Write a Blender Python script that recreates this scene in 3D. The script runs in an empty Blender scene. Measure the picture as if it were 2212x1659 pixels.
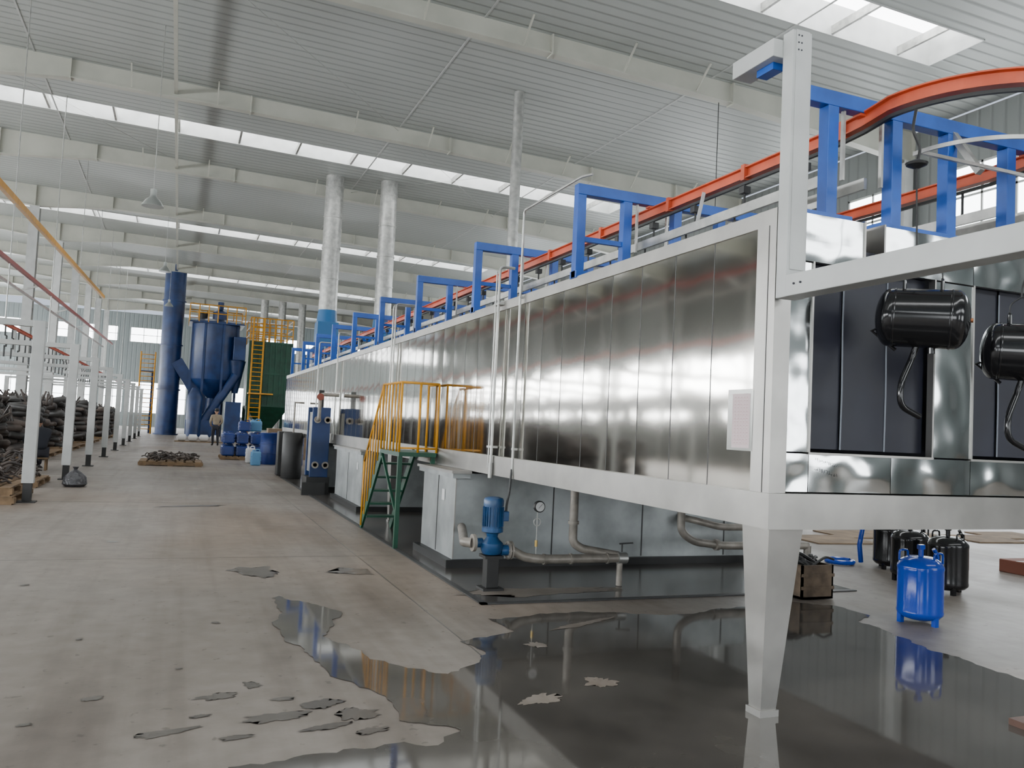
import bpy, bmesh, math, random
from mathutils import Vector, Matrix, noise
random.seed(7)
scene=bpy.context.scene
V=Vector
# ------------------------------------------------------------------ materials
def M(name,col,rough=.5,metal=0.0,var=None,bump=None,emis=None,spec=None,stretch=None,rvar=None):
    m=bpy.data.materials.new(name); m.use_nodes=True
    nt=m.node_tree; b=nt.nodes['Principled BSDF']
    b.inputs['Base Color'].default_value=(*col,1); b.inputs['Roughness'].default_value=rough
    b.inputs['Metallic'].default_value=metal
    if spec is not None: b.inputs['Specular IOR Level'].default_value=spec
    tc=nt.nodes.new('ShaderNodeTexCoord'); src=tc.outputs['Object']
    if stretch:
        mp=nt.nodes.new('ShaderNodeMapping'); mp.inputs['Scale'].default_value=stretch
        nt.links.new(src,mp.inputs[0]); src=mp.outputs[0]
    if var:
        n=nt.nodes.new('ShaderNodeTexNoise'); n.inputs['Scale'].default_value=var[0]; n.inputs['Detail'].default_value=5
        nt.links.new(src,n.inputs['Vector'])
        r=nt.nodes.new('ShaderNodeValToRGB'); a=var[1]
        c2=var[2] if len(var)>2 else tuple(c*(1-a) for c in col)
        r.color_ramp.elements[0].position=.35; r.color_ramp.elements[1].position=.65
        r.color_ramp.elements[0].color=(*c2,1)
        r.color_ramp.elements[1].color=(*[min(1,c*(1+a*.4)) for c in col],1)
        nt.links.new(n.outputs['Fac'],r.inputs[0]); nt.links.new(r.outputs[0],b.inputs['Base Color'])
        if rvar:
            mr=nt.nodes.new('ShaderNodeMapRange'); mr.inputs['To Min'].default_value=rvar[0]; mr.inputs['To Max'].default_value=rvar[1]
            mr.inputs['From Min'].default_value=.35; mr.inputs['From Max'].default_value=.65
            nt.links.new(n.outputs['Fac'],mr.inputs[0]); nt.links.new(mr.outputs[0],b.inputs['Roughness'])
    if bump:
        n2=nt.nodes.new('ShaderNodeTexNoise'); n2.inputs['Scale'].default_value=bump[0]; n2.inputs['Detail'].default_value=bump[3] if len(bump)>3 else 2
        nt.links.new(src,n2.inputs['Vector'])
        bp=nt.nodes.new('ShaderNodeBump'); bp.inputs['Strength'].default_value=bump[1]; bp.inputs['Distance'].default_value=bump[2]
        nt.links.new(n2.outputs['Fac'],bp.inputs['Height']); nt.links.new(bp.outputs[0],b.inputs['Normal'])
    if emis:
        b.inputs['Emission Color'].default_value=(*emis[0],1); b.inputs['Emission Strength'].default_value=emis[1]
    return m
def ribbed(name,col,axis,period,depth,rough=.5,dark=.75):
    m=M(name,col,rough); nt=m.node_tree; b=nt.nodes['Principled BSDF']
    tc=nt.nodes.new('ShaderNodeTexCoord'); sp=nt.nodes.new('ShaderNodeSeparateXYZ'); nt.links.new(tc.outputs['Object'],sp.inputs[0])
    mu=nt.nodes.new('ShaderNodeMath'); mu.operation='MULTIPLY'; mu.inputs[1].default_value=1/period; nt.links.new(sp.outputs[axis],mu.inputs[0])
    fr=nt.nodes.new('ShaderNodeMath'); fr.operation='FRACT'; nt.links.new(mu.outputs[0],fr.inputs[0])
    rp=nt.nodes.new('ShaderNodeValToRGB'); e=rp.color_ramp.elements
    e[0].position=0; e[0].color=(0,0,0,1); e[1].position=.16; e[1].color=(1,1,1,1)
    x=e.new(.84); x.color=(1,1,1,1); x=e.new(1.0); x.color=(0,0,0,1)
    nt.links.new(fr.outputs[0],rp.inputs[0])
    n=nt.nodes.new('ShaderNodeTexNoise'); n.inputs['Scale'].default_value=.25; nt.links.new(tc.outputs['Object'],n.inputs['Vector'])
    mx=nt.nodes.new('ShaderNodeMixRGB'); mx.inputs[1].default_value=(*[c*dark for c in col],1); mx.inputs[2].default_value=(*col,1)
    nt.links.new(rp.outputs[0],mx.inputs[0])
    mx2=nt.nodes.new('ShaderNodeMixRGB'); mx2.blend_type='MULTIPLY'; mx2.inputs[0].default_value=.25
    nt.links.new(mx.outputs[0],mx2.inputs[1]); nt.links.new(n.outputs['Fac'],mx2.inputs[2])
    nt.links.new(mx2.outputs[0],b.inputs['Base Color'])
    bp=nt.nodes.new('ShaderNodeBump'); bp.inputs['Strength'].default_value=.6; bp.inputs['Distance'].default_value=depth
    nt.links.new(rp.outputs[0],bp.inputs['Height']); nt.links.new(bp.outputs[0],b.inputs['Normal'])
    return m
steel=M('brushed_stainless',(.55,.53,.49),.075,1.0,bump=(3.4,.035,.02,1))
steel_front=M('dented_stainless',(.58,.60,.60),.11,1.0,bump=(3.2,.5,.03,1))
steel_trim=M('steel_trim',(.38,.37,.35),.38,1.0,var=(3,.15),bump=(4,.1,.01))
steel_tank=M('tank_steel',(.34,.36,.36),.45,.6,var=(2.5,.3),bump=(1.5,.2,.02))
galv=M('galvanised',(.44,.44,.42),.4,.7,var=(6,.25),bump=(5,.2,.01))
seam=M('seam_dark',(.06,.06,.06),.5,.4)
white=M('white_paint',(.46,.47,.46),.45,0,var=(3,.1))
cream=M('cream_paint',(.46,.46,.40),.5,0,var=(1.2,.1))
blue=M('blue_paint',(.006,.085,.42),.35,0,var=(4,.25))
blue_dark=M('blue_machine_paint',(.008,.032,.12),.4,0,var=(1.5,.4))
blue_pump=M('blue_pump_paint',(.008,.06,.17),.35,0,var=(8,.3))
blue_bottle=M('blue_gloss',(.005,.05,.40),.15,0)
blue_drum=M('blue_plastic',(.008,.03,.16),.35,0,var=(3,.3))
ltblue=M('light_blue_plastic',(.09,.24,.42),.3)
cyan=M('cyan_duct_paint',(.008,.10,.26),.4)
orange=M('orange_paint',(.56,.085,.03),.45,0,var=(5,.2))
yellow=M('yellow_paint',(.60,.27,.008),.4,0,var=(5,.2))
green=M('green_paint',(.008,.065,.036),.45,0,var=(3,.3))
black=M('black_gloss',(.008,.008,.009),.14,0)
blackm=M('black_matt',(.014,.014,.014),.5,0,var=(4,.4))
curtain_m=M('rubber_curtain',(.012,.013,.024),.5,0,var=(4,.2),bump=(2,.2,.02))
fray=M('frayed_edge',(.22,.24,.28),.8)
rust=M('rusty_scrap',(.085,.066,.056),.6,.1,var=(2.5,.6,(.02,.018,.018)))
darkpart=M('dark_parts',(.05,.047,.045),.45,.1,var=(3,.5))
wood=M('pallet_wood',(.20,.13,.07),.8,0,var=(6,.4))
card=M('cardboard',(.24,.17,.11),.85,0,var=(3,.3))
box_m=M('brown_box',(.12,.085,.055),.7,0,var=(9,.4))
plank=M('stained_plank',(.10,.05,.035),.6,0,var=(5,.3))
pipe_m=M('grey_pipe',(.27,.245,.215),.45,.3,var=(8,.3))
paper=M('paper_pink',(.66,.54,.55),.7)
paperw=M('paper_white',(.60,.60,.60),.6)
ink=M('ink_red',(.48,.28,.29),.7)
inkd=M('ink_dark',(.02,.02,.03),.6)
def floor_material():
    m=M('concrete_floor',(.2,.17,.145),.5,0,bump=(30,.12,.004)); nt=m.node_tree; b=nt.nodes['Principled BSDF']
    tc=nt.nodes.new('ShaderNodeTexCoord')
    def noi(s,d,sc=None):
        n=nt.nodes.new('ShaderNodeTexNoise'); n.inputs['Scale'].default_value=s; n.inputs['Detail'].default_value=d
        if sc:
            mp=nt.nodes.new('ShaderNodeMapping'); mp.inputs['Scale'].default_value=sc; nt.links.new(tc.outputs['Object'],mp.inputs[0]); nt.links.new(mp.outputs[0],n.inputs['Vector'])
        else: nt.links.new(tc.outputs['Object'],n.inputs['Vector'])
        return n
    def ramp(n,p0,p1,c0,c1):
        r=nt.nodes.new('ShaderNodeValToRGB'); e=r.color_ramp.elements; e[0].position=p0;e[1].position=p1; e[0].color=(*c0,1); e[1].color=(*c1,1); nt.links.new(n.outputs['Fac'],r.inputs[0]); return r
    def mul(a,b_,f):
        x=nt.nodes.new('ShaderNodeMixRGB'); x.blend_type='MULTIPLY'; x.inputs[0].default_value=f; nt.links.new(a.outputs[0],x.inputs[1]); nt.links.new(b_.outputs[0],x.inputs[2]); return x
    base=ramp(noi(.35,4),.35,.65,(.193,.166,.143),(.25,.223,.20))
    fine=ramp(noi(6,8),.3,.7,(.80,.79,.77),(1.05,1.05,1.05))
    scuff=ramp(noi(1.3,9,(1,.25,1)),.30,.46,(.62,.59,.56),(1,1,1))
    streak=ramp(noi(2.2,6,(3,.12,1)),.33,.52,(.80,.78,.76),(1,1,1))
    tint=ramp(noi(.22,3,(1,.6,1)),.50,.68,(1,1,1),(1,.89,.79))
    speck=ramp(noi(14,3),.28,.34,(.45,.42,.40),(1,1,1))
    o=mul(mul(mul(mul(mul(base,fine,1),scuff,.8),streak,.8),tint,1),speck,.7); nt.links.new(o.outputs[0],b.inputs['Base Color'])
    rr=nt.nodes.new('ShaderNodeMapRange'); rr.inputs['To Min'].default_value=.34; rr.inputs['To Max'].default_value=.6
    nt.links.new(noi(1.1,5).outputs['Fac'],rr.inputs[0]); nt.links.new(rr.outputs[0],b.inputs['Roughness'])
    return m
floor_m=floor_material()
wet=M('standing_water',(.08,.073,.065),.055,0,var=(1.2,.4),spec=.45,bump=(5,.03,.004))
damp=M('damp_concrete',(.095,.084,.073),.3,0,var=(4,.3))
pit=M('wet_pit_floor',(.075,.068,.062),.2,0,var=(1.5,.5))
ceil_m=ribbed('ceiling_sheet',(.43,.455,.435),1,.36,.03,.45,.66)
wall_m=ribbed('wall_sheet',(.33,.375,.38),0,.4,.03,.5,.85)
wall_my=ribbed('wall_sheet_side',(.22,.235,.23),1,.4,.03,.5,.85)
sky_e=M('skylight_panel',(.9,.93,.95),.5,emis=((.98,.99,1),9.5))
win_e=M('window_daylight',(.9,.93,.95),.5,emis=((.93,.97,1),9))
win_l=M('window_daylight_side',(.9,.93,.95),.5,emis=((.95,.98,1),34))
skin=M('skin',(.36,.20,.13),.5)
hair=M('hair_black',(.012,.01,.01),.6)
jacket=M('jacket_tan',(.30,.24,.17),.8,0,var=(6,.2))
trouser=M('trousers_dark',(.02,.02,.028),.8)
coat=M('coat_dark',(.012,.014,.022),.8)
lampg=M('lamp_reflector',(.40,.42,.40),.3,.6)
# ------------------------------------------------------------------ builder
class B:
    def __init__(s,name): s.name=name; s.bm=bmesh.new(); s.mats=[]
    def mi(s,m):
        if m not in s.mats: s.mats.append(m)
        return s.mats.index(m)
    def quad(s,pts,m,smooth=False):
        f=s.bm.faces.new([s.bm.verts.new(p) for p in pts]); f.material_index=s.mi(m); f.smooth=smooth; return f
    def hexa(s,c,m):
        vs=[s.bm.verts.new(p) for p in c]; k=s.mi(m)
        for i in ((0,3,2,1),(4,5,6,7),(0,1,5,4),(1,2,6,5),(2,3,7,6),(3,0,4,7)):
            f=s.bm.faces.new([vs[j] for j in i]); f.material_index=k
        return vs
    def box(s,x0,x1,y0,y1,z0,z1,m,bev=0):
        vs=s.hexa([(x0,y0,z0),(x1,y0,z0),(x1,y1,z0),(x0,y1,z0),(x0,y0,z1),(x1,y0,z1),(x1,y1,z1),(x0,y1,z1)],m)
        if bev:
            es=list({e for v in vs for e in v.link_edges})
            k=s.mi(m)
            r=bmesh.ops.bevel(s.bm,geom=es,offset=bev,segments=2,affect='EDGES',profile=.5)
            for f in r['faces']: f.material_index=k
        return s
    def beam(s,p,q,w,h,m,up=V((0,0,1))):
        p=V(p);q=V(q);d=(q-p).normalized()
        if abs(d.dot(up))>.98: up=V((0,1,0))
        a=d.cross(up).normalized()*w/2; b=a.cross(d).normalized()*h/2
        s.hexa([p-a-b,p+a-b,q+a-b,q-a-b,p-a+b,p+a+b,q+a+b,q-a+b],m); return s
    def sweep(s,pts,prof,m,smooth=True,closed=True,caps=True,up=V((0,0,1))):
        pts=[V(p) for p in pts]; n=len(pts); rings=[]; k=s.mi(m); prev=None
        for i,p in enumerate(pts):
            if i==0: d=pts[1]-p
            elif i==n-1: d=p-pts[i-1]
            else: d=(pts[i+1]-p).normalized()+(p-pts[i-1]).normalized()
            d.normalize()
            if prev is None:
                u=up if abs(d.dot(up))<.95 else V((0,1,0))
                a=d.cross(u).normalized()
            else:
                a=(prev-d*prev.dot(d)).normalized()
            prev=a; b=a.cross(d).normalized()
            rings.append([s.bm.verts.new(p+a*x+b*y) for x,y in prof])
        L=len(prof)
        for i in range(n-1):
            for j in range(L if closed else L-1):
                f=s.bm.faces.new([rings[i][j],rings[i][(j+1)%L],rings[i+1][(j+1)%L],rings[i+1][j]]); f.material_index=k; f.smooth=smooth
        if caps and closed:
            for r in (rings[0],rings[-1]):
                f=s.bm.faces.new(r); f.material_index=k
        return s
    def tube(s,pts,r,m,n=10,**kw):
        return s.sweep(pts,[(r*math.cos(2*math.pi*i/n),r*math.sin(2*math.pi*i/n)) for i in range(n)],m,**kw)
    def lathe(s,o,axis,prof,m,n=24):
        o=V(o); d=V(axis).normalized(); u=V((0,0,1)) if abs(d.z)<.9 else V((1,0,0))
        a=d.cross(u).normalized(); b=d.cross(a); k=s.mi(m); rings=[]
        for t,r in prof:
            rings.append([s.bm.verts.new(o+d*t+(a*math.cos(2*math.pi*i/n)+b*math.sin(2*math.pi*i/n))*max(r,1e-4)) for i in range(n)])
        for i in range(len(rings)-1):
            for j in range(n):
                f=s.bm.faces.new([rings[i][j],rings[i][(j+1)%n],rings[i+1][(j+1)%n],rings[i+1][j]]); f.material_index=k; f.smooth=True
        for rr in (rings[0],rings[-1]):
            f=s.bm.faces.new(rr); f.material_index=k
        return s
    def cyl(s,p,q,r,m,n=16,r2=None):
        p=V(p);q=V(q); return s.lathe(p,q-p,[(0,r),((q-p).length,r if r2 is None else r2)],m,n)
    def done(s,parent=None):
        bmesh.ops.recalc_face_normals(s.bm,faces=s.bm.faces)
        for e in s.bm.edges:
            if len(e.link_faces)==2 and e.calc_face_angle(0)>math.radians(42): e.smooth=False
        xs=[v.co for v in s.bm.verts]
        mn=V((min(c.x for c in xs),min(c.y for c in xs),min(c.z for c in xs))); mx=V((max(c.x for c in xs),max(c.y for c in xs),max(c.z for c in xs)))
        o=V(((mn.x+mx.x)/2,(mn.y+mx.y)/2,mn.z))
        bmesh.ops.translate(s.bm,verts=s.bm.verts,vec=-o)
        me=bpy.data.meshes.new(s.name); s.bm.to_mesh(me); s.bm.free()
        for m in s.mats: me.materials.append(m)
        ob=bpy.data.objects.new(s.name,me); bpy.context.collection.objects.link(ob); ob.location=o
        if parent: ob.parent=parent
        return ob
def arc(c,r,a0,a1,n,plane='xy'):
    out=[]
    for i in range(n+1):
        a=math.radians(a0+(a1-a0)*i/n); x=r*math.cos(a); y=r*math.sin(a)
        out.append(V(c)+(V((x,y,0)) if plane=='xy' else V((x,0,y)) if plane=='xz' else V((0,x,y))))
    return out
def fillet(pts,r,n=5):
    pts=[V(p) for p in pts]; out=[pts[0]]
    for i in range(1,len(pts)-1):
        a=(pts[i-1]-pts[i]); b=(pts[i+1]-pts[i]); rr=min(r,a.length*.45,b.length*.45)
        p0=pts[i]+a.normalized()*rr; p1=pts[i]+b.normalized()*rr
        for k in range(n+1):
            t=k/n; out.append(p0*(1-t)**2+pts[i]*2*t*(1-t)+p1*t*t)
    out.append(pts[-1]); return out
# ------------------------------------------------------------------ camera
f=1790.0
cy=V((-721,-62.5,-f)).normalized(); cz=V((1,-0.048,0)).cross(cy).normalized(); cx=cy.cross(cz).normalized()
cam=bpy.data.cameras.new('camera'); co=bpy.data.objects.new('camera',cam); bpy.context.collection.objects.link(co)
cam.sensor_width=36; cam.lens=36*f/2212; cam.clip_end=300
co.matrix_world=Matrix.Translation((0,0,1.5))@Matrix((cx,cy,cz)).to_4x4()
scene.camera=co
# ------------------------------------------------------------------ room shell
X0,X1,Y0,Y1=-22.0,20.0,-8.0,90.0
zc=lambda x:11.5-.025*x
b=B('floor'); b.box(X0,X1,Y0,Y1,-.2,0,floor_m); b.done()
SK=[(-2.3+16.6*i) for i in range(6)]
SKX0,SKX1=-20.5,16.85
b=B('ceiling')
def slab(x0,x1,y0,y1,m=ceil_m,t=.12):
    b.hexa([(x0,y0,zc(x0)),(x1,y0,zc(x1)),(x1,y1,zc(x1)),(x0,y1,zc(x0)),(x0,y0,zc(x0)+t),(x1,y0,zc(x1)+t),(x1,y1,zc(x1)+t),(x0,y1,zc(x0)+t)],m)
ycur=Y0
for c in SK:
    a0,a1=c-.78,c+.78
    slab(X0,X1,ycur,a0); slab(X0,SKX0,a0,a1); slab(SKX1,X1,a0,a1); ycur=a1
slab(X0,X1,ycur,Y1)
for xs in (-4.5,6.2,12.7):
    b.hexa([(xs,Y0,zc(xs)-.015),(xs+.05,Y0,zc(xs)-.015),(xs+.05,Y1,zc(xs)-.015),(xs,Y1,zc(xs)-.015),(xs,Y0,zc(xs)),(xs+.05,Y0,zc(xs)),(xs+.05,Y1,zc(xs)),(xs,Y1,zc(xs))],white)
b.done()
for c in SK:
    s=B('window_skylight'); a0,a1=c-.78,c+.78; h=.75
    for ya,yb in ((a0,a0+.03),(a1-.03,a1)):
        s.hexa([(SKX0,ya,zc(SKX0)-.03),(SKX1,ya,zc(SKX1)-.03),(SKX1,yb,zc(SKX1)-.03),(SKX0,yb,zc(SKX0)-.03),(SKX0,ya,zc(SKX0)+h),(SKX1,ya,zc(SKX1)+h),(SKX1,yb,zc(SKX1)+h),(SKX0,yb,zc(SKX0)+h)],white)
    s.box(SKX1-.03,SKX1,a0,a1,zc(SKX1)-.03,zc(SKX1)+h,white); s.box(SKX0,SKX0+.03,a0,a1,zc(SKX0)-.03,zc(SKX0)+h,white)
    s.quad([(SKX0,a0,zc(SKX0)+h),(SKX1,a0,zc(SKX1)+h),(SKX1,a1,zc(SKX1)+h),(SKX0,a1,zc(SKX0)+h)],sky_e)
    x=SKX0+1.4
    while x<SKX1-.5:
        s.box(x,x+.07,a0,a1,zc(x)+.0,zc(x)+.2,galv)
        s.beam((x+.03,a0,zc(x)+.25),(x+.9,a1,zc(x)+.6),.04,.04,galv)
        x+=2.05
    s.done()
for i in range(-3,9):
    y=18.45+8.3*i
    if y<Y0 or y>Y1-1: continue
    b=B('roof_beam')
    xs=[X0,-13,-6.7,-3.5,1.5,8,13.4,17,X1]; dep=[.95,.5,.95,.55,.48,.48,.55,.75,.95]
    for k in range(len(xs)-1):
        xa,xb=xs[k],xs[k+1]; za,zb=zc(xa),zc(xb); da,db=dep[k],dep[k+1]
        b.hexa([(xa,y-.02,za-da),(xb,y-.02,zb-db),(xb,y+.02,zb-db),(xa,y+.02,za-da),(xa,y-.02,za),(xb,y-.02,zb),(xb,y+.02,zb),(xa,y+.02,za)],cream)
        b.hexa([(xa,y-.14,za-da-.03),(xb,y-.14,zb-db-.03),(xb,y+.14,zb-db-.03),(xa,y+.14,za-da-.03),(xa,y-.14,za-da),(xb,y-.14,zb-db),(xb,y+.14,zb-db),(xa,y+.14,za-da)],cream)
        b.box(xb-.04,xb+.0,y-.15,y+.15,zb-db-.06,zb-.02,cream)
    for x in [-18,-15,-10,-8.5,-1.9,.5,4.7,7.2,10,12.2,15,17.5]:
        b.beam((x,y-.13,zc(x)-.5),(x,y-.75,zc(x)),.04,.04,cream)
        b.beam((x,y+.13,zc(x)-.5),(x,y+.75,zc(x)),.04,.04,cream)
    b.done()
b=B('roof_strut')
b.beam((-.68,1.9,zc(-.68)-.36),(-.68,Y1,zc(-.68)-.36),.10,.10,cream)
b.done()
b=B('roof_cross_bracing')
for (x0,x1,ya,yb) in ((-.6,6.2,18.45,26.75),(6.2,12.7,26.75,35.05),(12.7,6.2,26.75,35.05),(-6.7,-.6,26.75,35.05)):
    b.tube([(x0,ya,zc(x0)-.12),(x1,yb,zc(x1)-.12)],.006,galv,5)
b.done()
for i in range(3,9):
    y=18.45+8.3*i
    c=B('steel_column'); x=-6.7; h=zc(x)-1.0
    for ya in (-.25,.21): c.box(x-.2,x+.2,y+ya,y+ya+.04,0,h,white)
    c.box(x-.02,x+.02,y-.21,y+.21,0,h,white); c.box(x-.26,x+.26,y-.3,y+.3,0,.04,white)
    for z in (3,6,9): c.box(x-.18,x+.18,y-.21,y+.21,z,z+.02,white)
    c.done()
for i in range(-1,9):
    y=18.45+8.3*i
    for x,n in ((X1-.35,'wall_column'),(X0+.35,'wall_column')):
        if y<Y1-1:
            c=B(n); c.box(x-.02,x+.02,y-.2,y+.2,0,zc(x)-1.0,white)
            for s_ in (-.25,.21): c.box(x-.16,x+.16,y+s_,y+s_+.04,0,zc(x)-1.0,white)
            c.done()
def wall(name,axis,at,lo,hi,bands,m,em,ztop,inward,pane=1.1,mid=True):
    b=B(name)
    T=.12; o0,o1=(at,at+T) if inward<0 else (at-T,at)
    def bx(a0,a1,z0,z1,mm,off0=o0,off1=o1):
        if a1-a0<=.001 or z1-z0<=.001: return
        if axis=='x': b.box(a0,a1,off0,off1,z0,z1,mm)
        else: b.box(off0,off1,a0,a1,z0,z1,mm)
    z=0
    wins=[]
    for (z0,z1,spans) in bands:
        bx(lo,hi,z,z0,m); cur=lo
        for (a,c) in spans:
            bx(cur,a,z0,z1,m); cur=c; wins.append((a,c,z0,z1))
        bx(cur,hi,z0,z1,m); z=z1
    bx(lo,hi,z,ztop,m); b.done()
    w=B('window_'+name.split('_')[1])
    for (a,c,z0,z1) in wins:
        g=o1-.03 if inward<0 else o0+.07
        q0,q1=(o0+.02,o0+.06) if inward<0 else (o1-.04,o1-.01)
        if axis=='x': w.box(a,c,g,g+.01,z0,z1,em)
        else: w.box(g-.005,g+.005,a,c,z0,z1,em)
        n=max(1,round((c-a)/pane))
        for k in range(n+1):
            t=min(max(a+(c-a)*k/n,a+.035),c-.035)
            if axis=='x': w.box(t-.03,t+.03,q0,q1,z0,z1,white)
            else: w.box(q0,q1,t-.03,t+.03,z0,z1,white)
        for zz in ((z0+.03,(z0+z1)/2,z1-.03) if mid else (z0+.03,z1-.03)):
            if axis=='x': w.box(a,c,q0,q1,zz-.03,zz+.03,white)
            else: w.box(q0,q1,a,c,zz-.03,zz+.03,white)
    w.done()
wall('wall_back','x',Y1,X0,X1,[(1.3,4.4,[(-21,-17.5),(-16,-12.5),(-11.5,-8),(-7,-5.2),(-4.6,-1.7),(-.9,.6),(5,6.3),(9,12),(14,18)]),(8.3,9.8,[(-21,-13.4),(-11.3,-9.8),(-9,-7.7),(-7.1,-6.0),(-4.9,-1.2),(8,18)])],wall_m,win_e,11.2,-1)
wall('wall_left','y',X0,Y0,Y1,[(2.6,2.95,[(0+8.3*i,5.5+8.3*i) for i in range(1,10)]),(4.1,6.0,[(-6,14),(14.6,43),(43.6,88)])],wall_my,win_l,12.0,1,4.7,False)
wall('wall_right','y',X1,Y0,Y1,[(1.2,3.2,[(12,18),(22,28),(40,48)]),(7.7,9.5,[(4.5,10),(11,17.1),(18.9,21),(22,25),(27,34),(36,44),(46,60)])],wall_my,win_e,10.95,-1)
wall('wall_front','x',Y0,X0,X1,[(1.0,3.4,[(-18,-12),(-9,-3),(2,5),(9,15)]),(5.6,7.6,[(-20,-8),(-4,6),(8,17)])],wall_m,win_e,11.2,1)
# ------------------------------------------------------------------ puddles & floor marks
def jag(pts,amp,step,seed,off=0):
    out=[];n=len(pts)
    for i in range(n):
        p=V((*pts[i],0));q=V((*pts[(i+1)%n],0)); L=(q-p).length; k=max(1,int(L/step)); nrm=V((-(q-p).y,(q-p).x,0)).normalized()
        for j in range(k):
            t=p.lerp(q,j/k); a=noise.noise(t*2.3+V((seed,0,0)))*1.0+noise.noise(t*7+V((0,seed,0)))*.7+noise.noise(t*19)*.5
            out.append(t+nrm*(amp*a+off))
    return out
def flat(b,pts,z,m):
    vs=[b.bm.verts.new((p[0],p[1],z)) for p in pts]; f=b.bm.faces.new(vs); f.material_index=b.mi(m)
    bmesh.ops.triangulate(b.bm,faces=[f])
P=[(.85,7.23),(1.0,7.03),(1.15,6.82),(1.29,6.55),(1.16,6.2),(1.04,5.88),(1.17,5.55),(1.23,5.26),(1.39,5.07),(1.6,4.87),(1.83,5.02),(1.99,5.26),(1.92,5.58),(2.19,5.66),(2.41,5.75),(2.37,6.13),(2.99,6.26),(3.59,6.16),(3.9,6.02),(5.43,6.34),(5.75,6.08),(5.8,5.69),(5.45,5.5),(5.5,5.24),(5.34,4.7),(5.31,3.89),(6,3.5),(6,1.2),(1.0,1.2),(.35,3.0),(.30,3.75),(.80,3.86),(1.22,3.80),(1.38,3.93),(1.33,4.07),(1.15,4.15),(1.15,4.42),(1.08,4.68),(.95,4.97),(.88,5.28),(.85,5.61),(.73,5.88),(.78,6.34)]
def blob(cx_,cy_,rx,ry,seed,rot=0):
    o=[]
    for i in range(64):
        a=2*math.pi*i/64; r=1+.5*noise.noise(V((math.cos(a)*1.6+seed,math.sin(a)*1.6,seed)))+.4*noise.noise(V((math.cos(a)*4,math.sin(a)*4,seed)))+.25*noise.noise(V((math.cos(a)*9,math.sin(a)*9,seed)))
        x=rx*r*math.cos(a); y=ry*r*math.sin(a); o.append((cx_+x*math.cos(rot)-y*math.sin(rot),cy_+x*math.sin(rot)+y*math.cos(rot)))
    return o
b=B('damp_floor_stain')
for (x,y,rx,ry,s_) in ((.79,8.45,.2,.3,1),(1.72,8.36,.2,.17,2),(.48,4.9,.04,.06,4),(.29,4.74,.11,.05,5),(-.32,4.85,.05,.03,6),(.03,4.26,.13,.035,7),(-.58,4.52,.035,.02,8),(.55,4.35,.16,.06,9),(.8,4.5,.10,.07,10),(.62,4.62,.06,.03,11),(.95,4.3,.09,.08,12),(.35,4.12,.08,.03,13),(-.6,10.5,.06,.07,14),(.3,14.5,.5,.12,15),(.75,4.15,.12,.04,16),(.2,4.45,.05,.02,17),(.98,4.05,.08,.04,18),(-.5,6.1,.02,.02,19),(.35,6.4,.025,.03,20),(-1.1,8.0,.03,.03,21),(.1,5.3,.02,.015,22)):
    flat(b,blob(x,y,rx,ry,s_*3.1,.2),.002+.0001*s_,damp)
b.done()
b=B('water_puddle'); flat(b,jag(P,.06,.045,3),.0045,wet); b.done()
b=B('dry_floor_patch')
for (x,y,rx,ry,s_) in ((2.46,4.49,.11,.09,1),(1.97,4.28,.13,.06,2),(2.42,5.36,.07,.07,3),(3.1,5.9,.35,.04,4)):
    flat(b,blob(x,y,rx,ry,s_*2.3,.4),.006,floor_m)
b.done()
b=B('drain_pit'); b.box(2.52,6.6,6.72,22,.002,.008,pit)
flat(b,blob(3.3,7.1,.75,.16,9),.0095,floor_m)
b.box(2.48,2.54,6.66,22,.002,.012,seam); b.box(2.48,6.6,6.66,6.72,.002,.012,seam)
b.done()
b=B('floor_joint')
for x in (-8,-2.6,1.95):
    b.box(x,x+.010,Y0,Y1,-.001,.0012,damp)
for y in (3.1,9.3,15,21,27,33,39,45,51,57): b.box(X0,2.4,y,y+.010,-.001,.0012,damp)
b.done()
# ------------------------------------------------------------------ stainless tunnel
TX0,TX1,TY0,TY1,TZ0,TZ1=3.0,5.9,3.67,26.0,1.03,2.79
b=B('stainless_spray_tunnel')
k=b.mi(steel)
seams=[TY0+.15]; y=4.24
while y<TY1-.2: seams.append(y); y+=.43
seams.append(TY1)
zA,zB=1.22,2.70
for i in range(len(seams)-1):
    ya,yb=seams[i]+.003,seams[i+1]-.003; nu,nv=10,24; g=[]
    ph=random.uniform(0,10); amp=random.uniform(.6,1.2)
    for a in range(nu+1):
        row=[]
        for c in range(nv+1):
            s_=a/nu;t=c/nv; yy=ya+(yb-ya)*s_; zz=zA+(zB-zA)*t
            bul=4*s_*(1-s_)
            d=.0010*amp*bul+.0006*bul*noise.noise(V((ph,s_*1.2,t*3.5)))
            row.append(b.bm.verts.new((TX0-d,yy,zz)))
        g.append(row)
    for a in range(nu):
        for c in range(nv):
            fc=b.bm.faces.new([g[a][c],g[a][c+1],g[a+1][c+1],g[a+1][c]]); fc.material_index=k; fc.smooth=True
for ys in seams[1:-1]: b.box(TX0-.001,TX0+.01,ys-.004,ys+.004,zA,zB,seam)
b.box(TX0+.01,TX0+.05,TY0+.005,TY1,TZ0+.005,TZ1-.005,seam)
b.box(TX0-.010,TX0+.05,TY0+.01,TY1,zB,TZ1,steel_trim)
b.box(TX0-.04,TX0+.05,TY0-.03,TY1,TZ0,zA,steel_trim)
b.box(TX0-.012,TX0+.03,TY0-.012,TY0+.15,zA,TZ1+.001,steel_trim)
b.box(TX0-.014,TX0+.0,TY0+.045,TY0+.050,zA,zB,seam)
b.box(TX1-.05,TX1,TY0,TY1,TZ0,TZ1,steel_trim)
b.box(TX0+.05,TX1-.05,TY1-.05,TY1,TZ0,TZ1,steel_trim)
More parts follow.
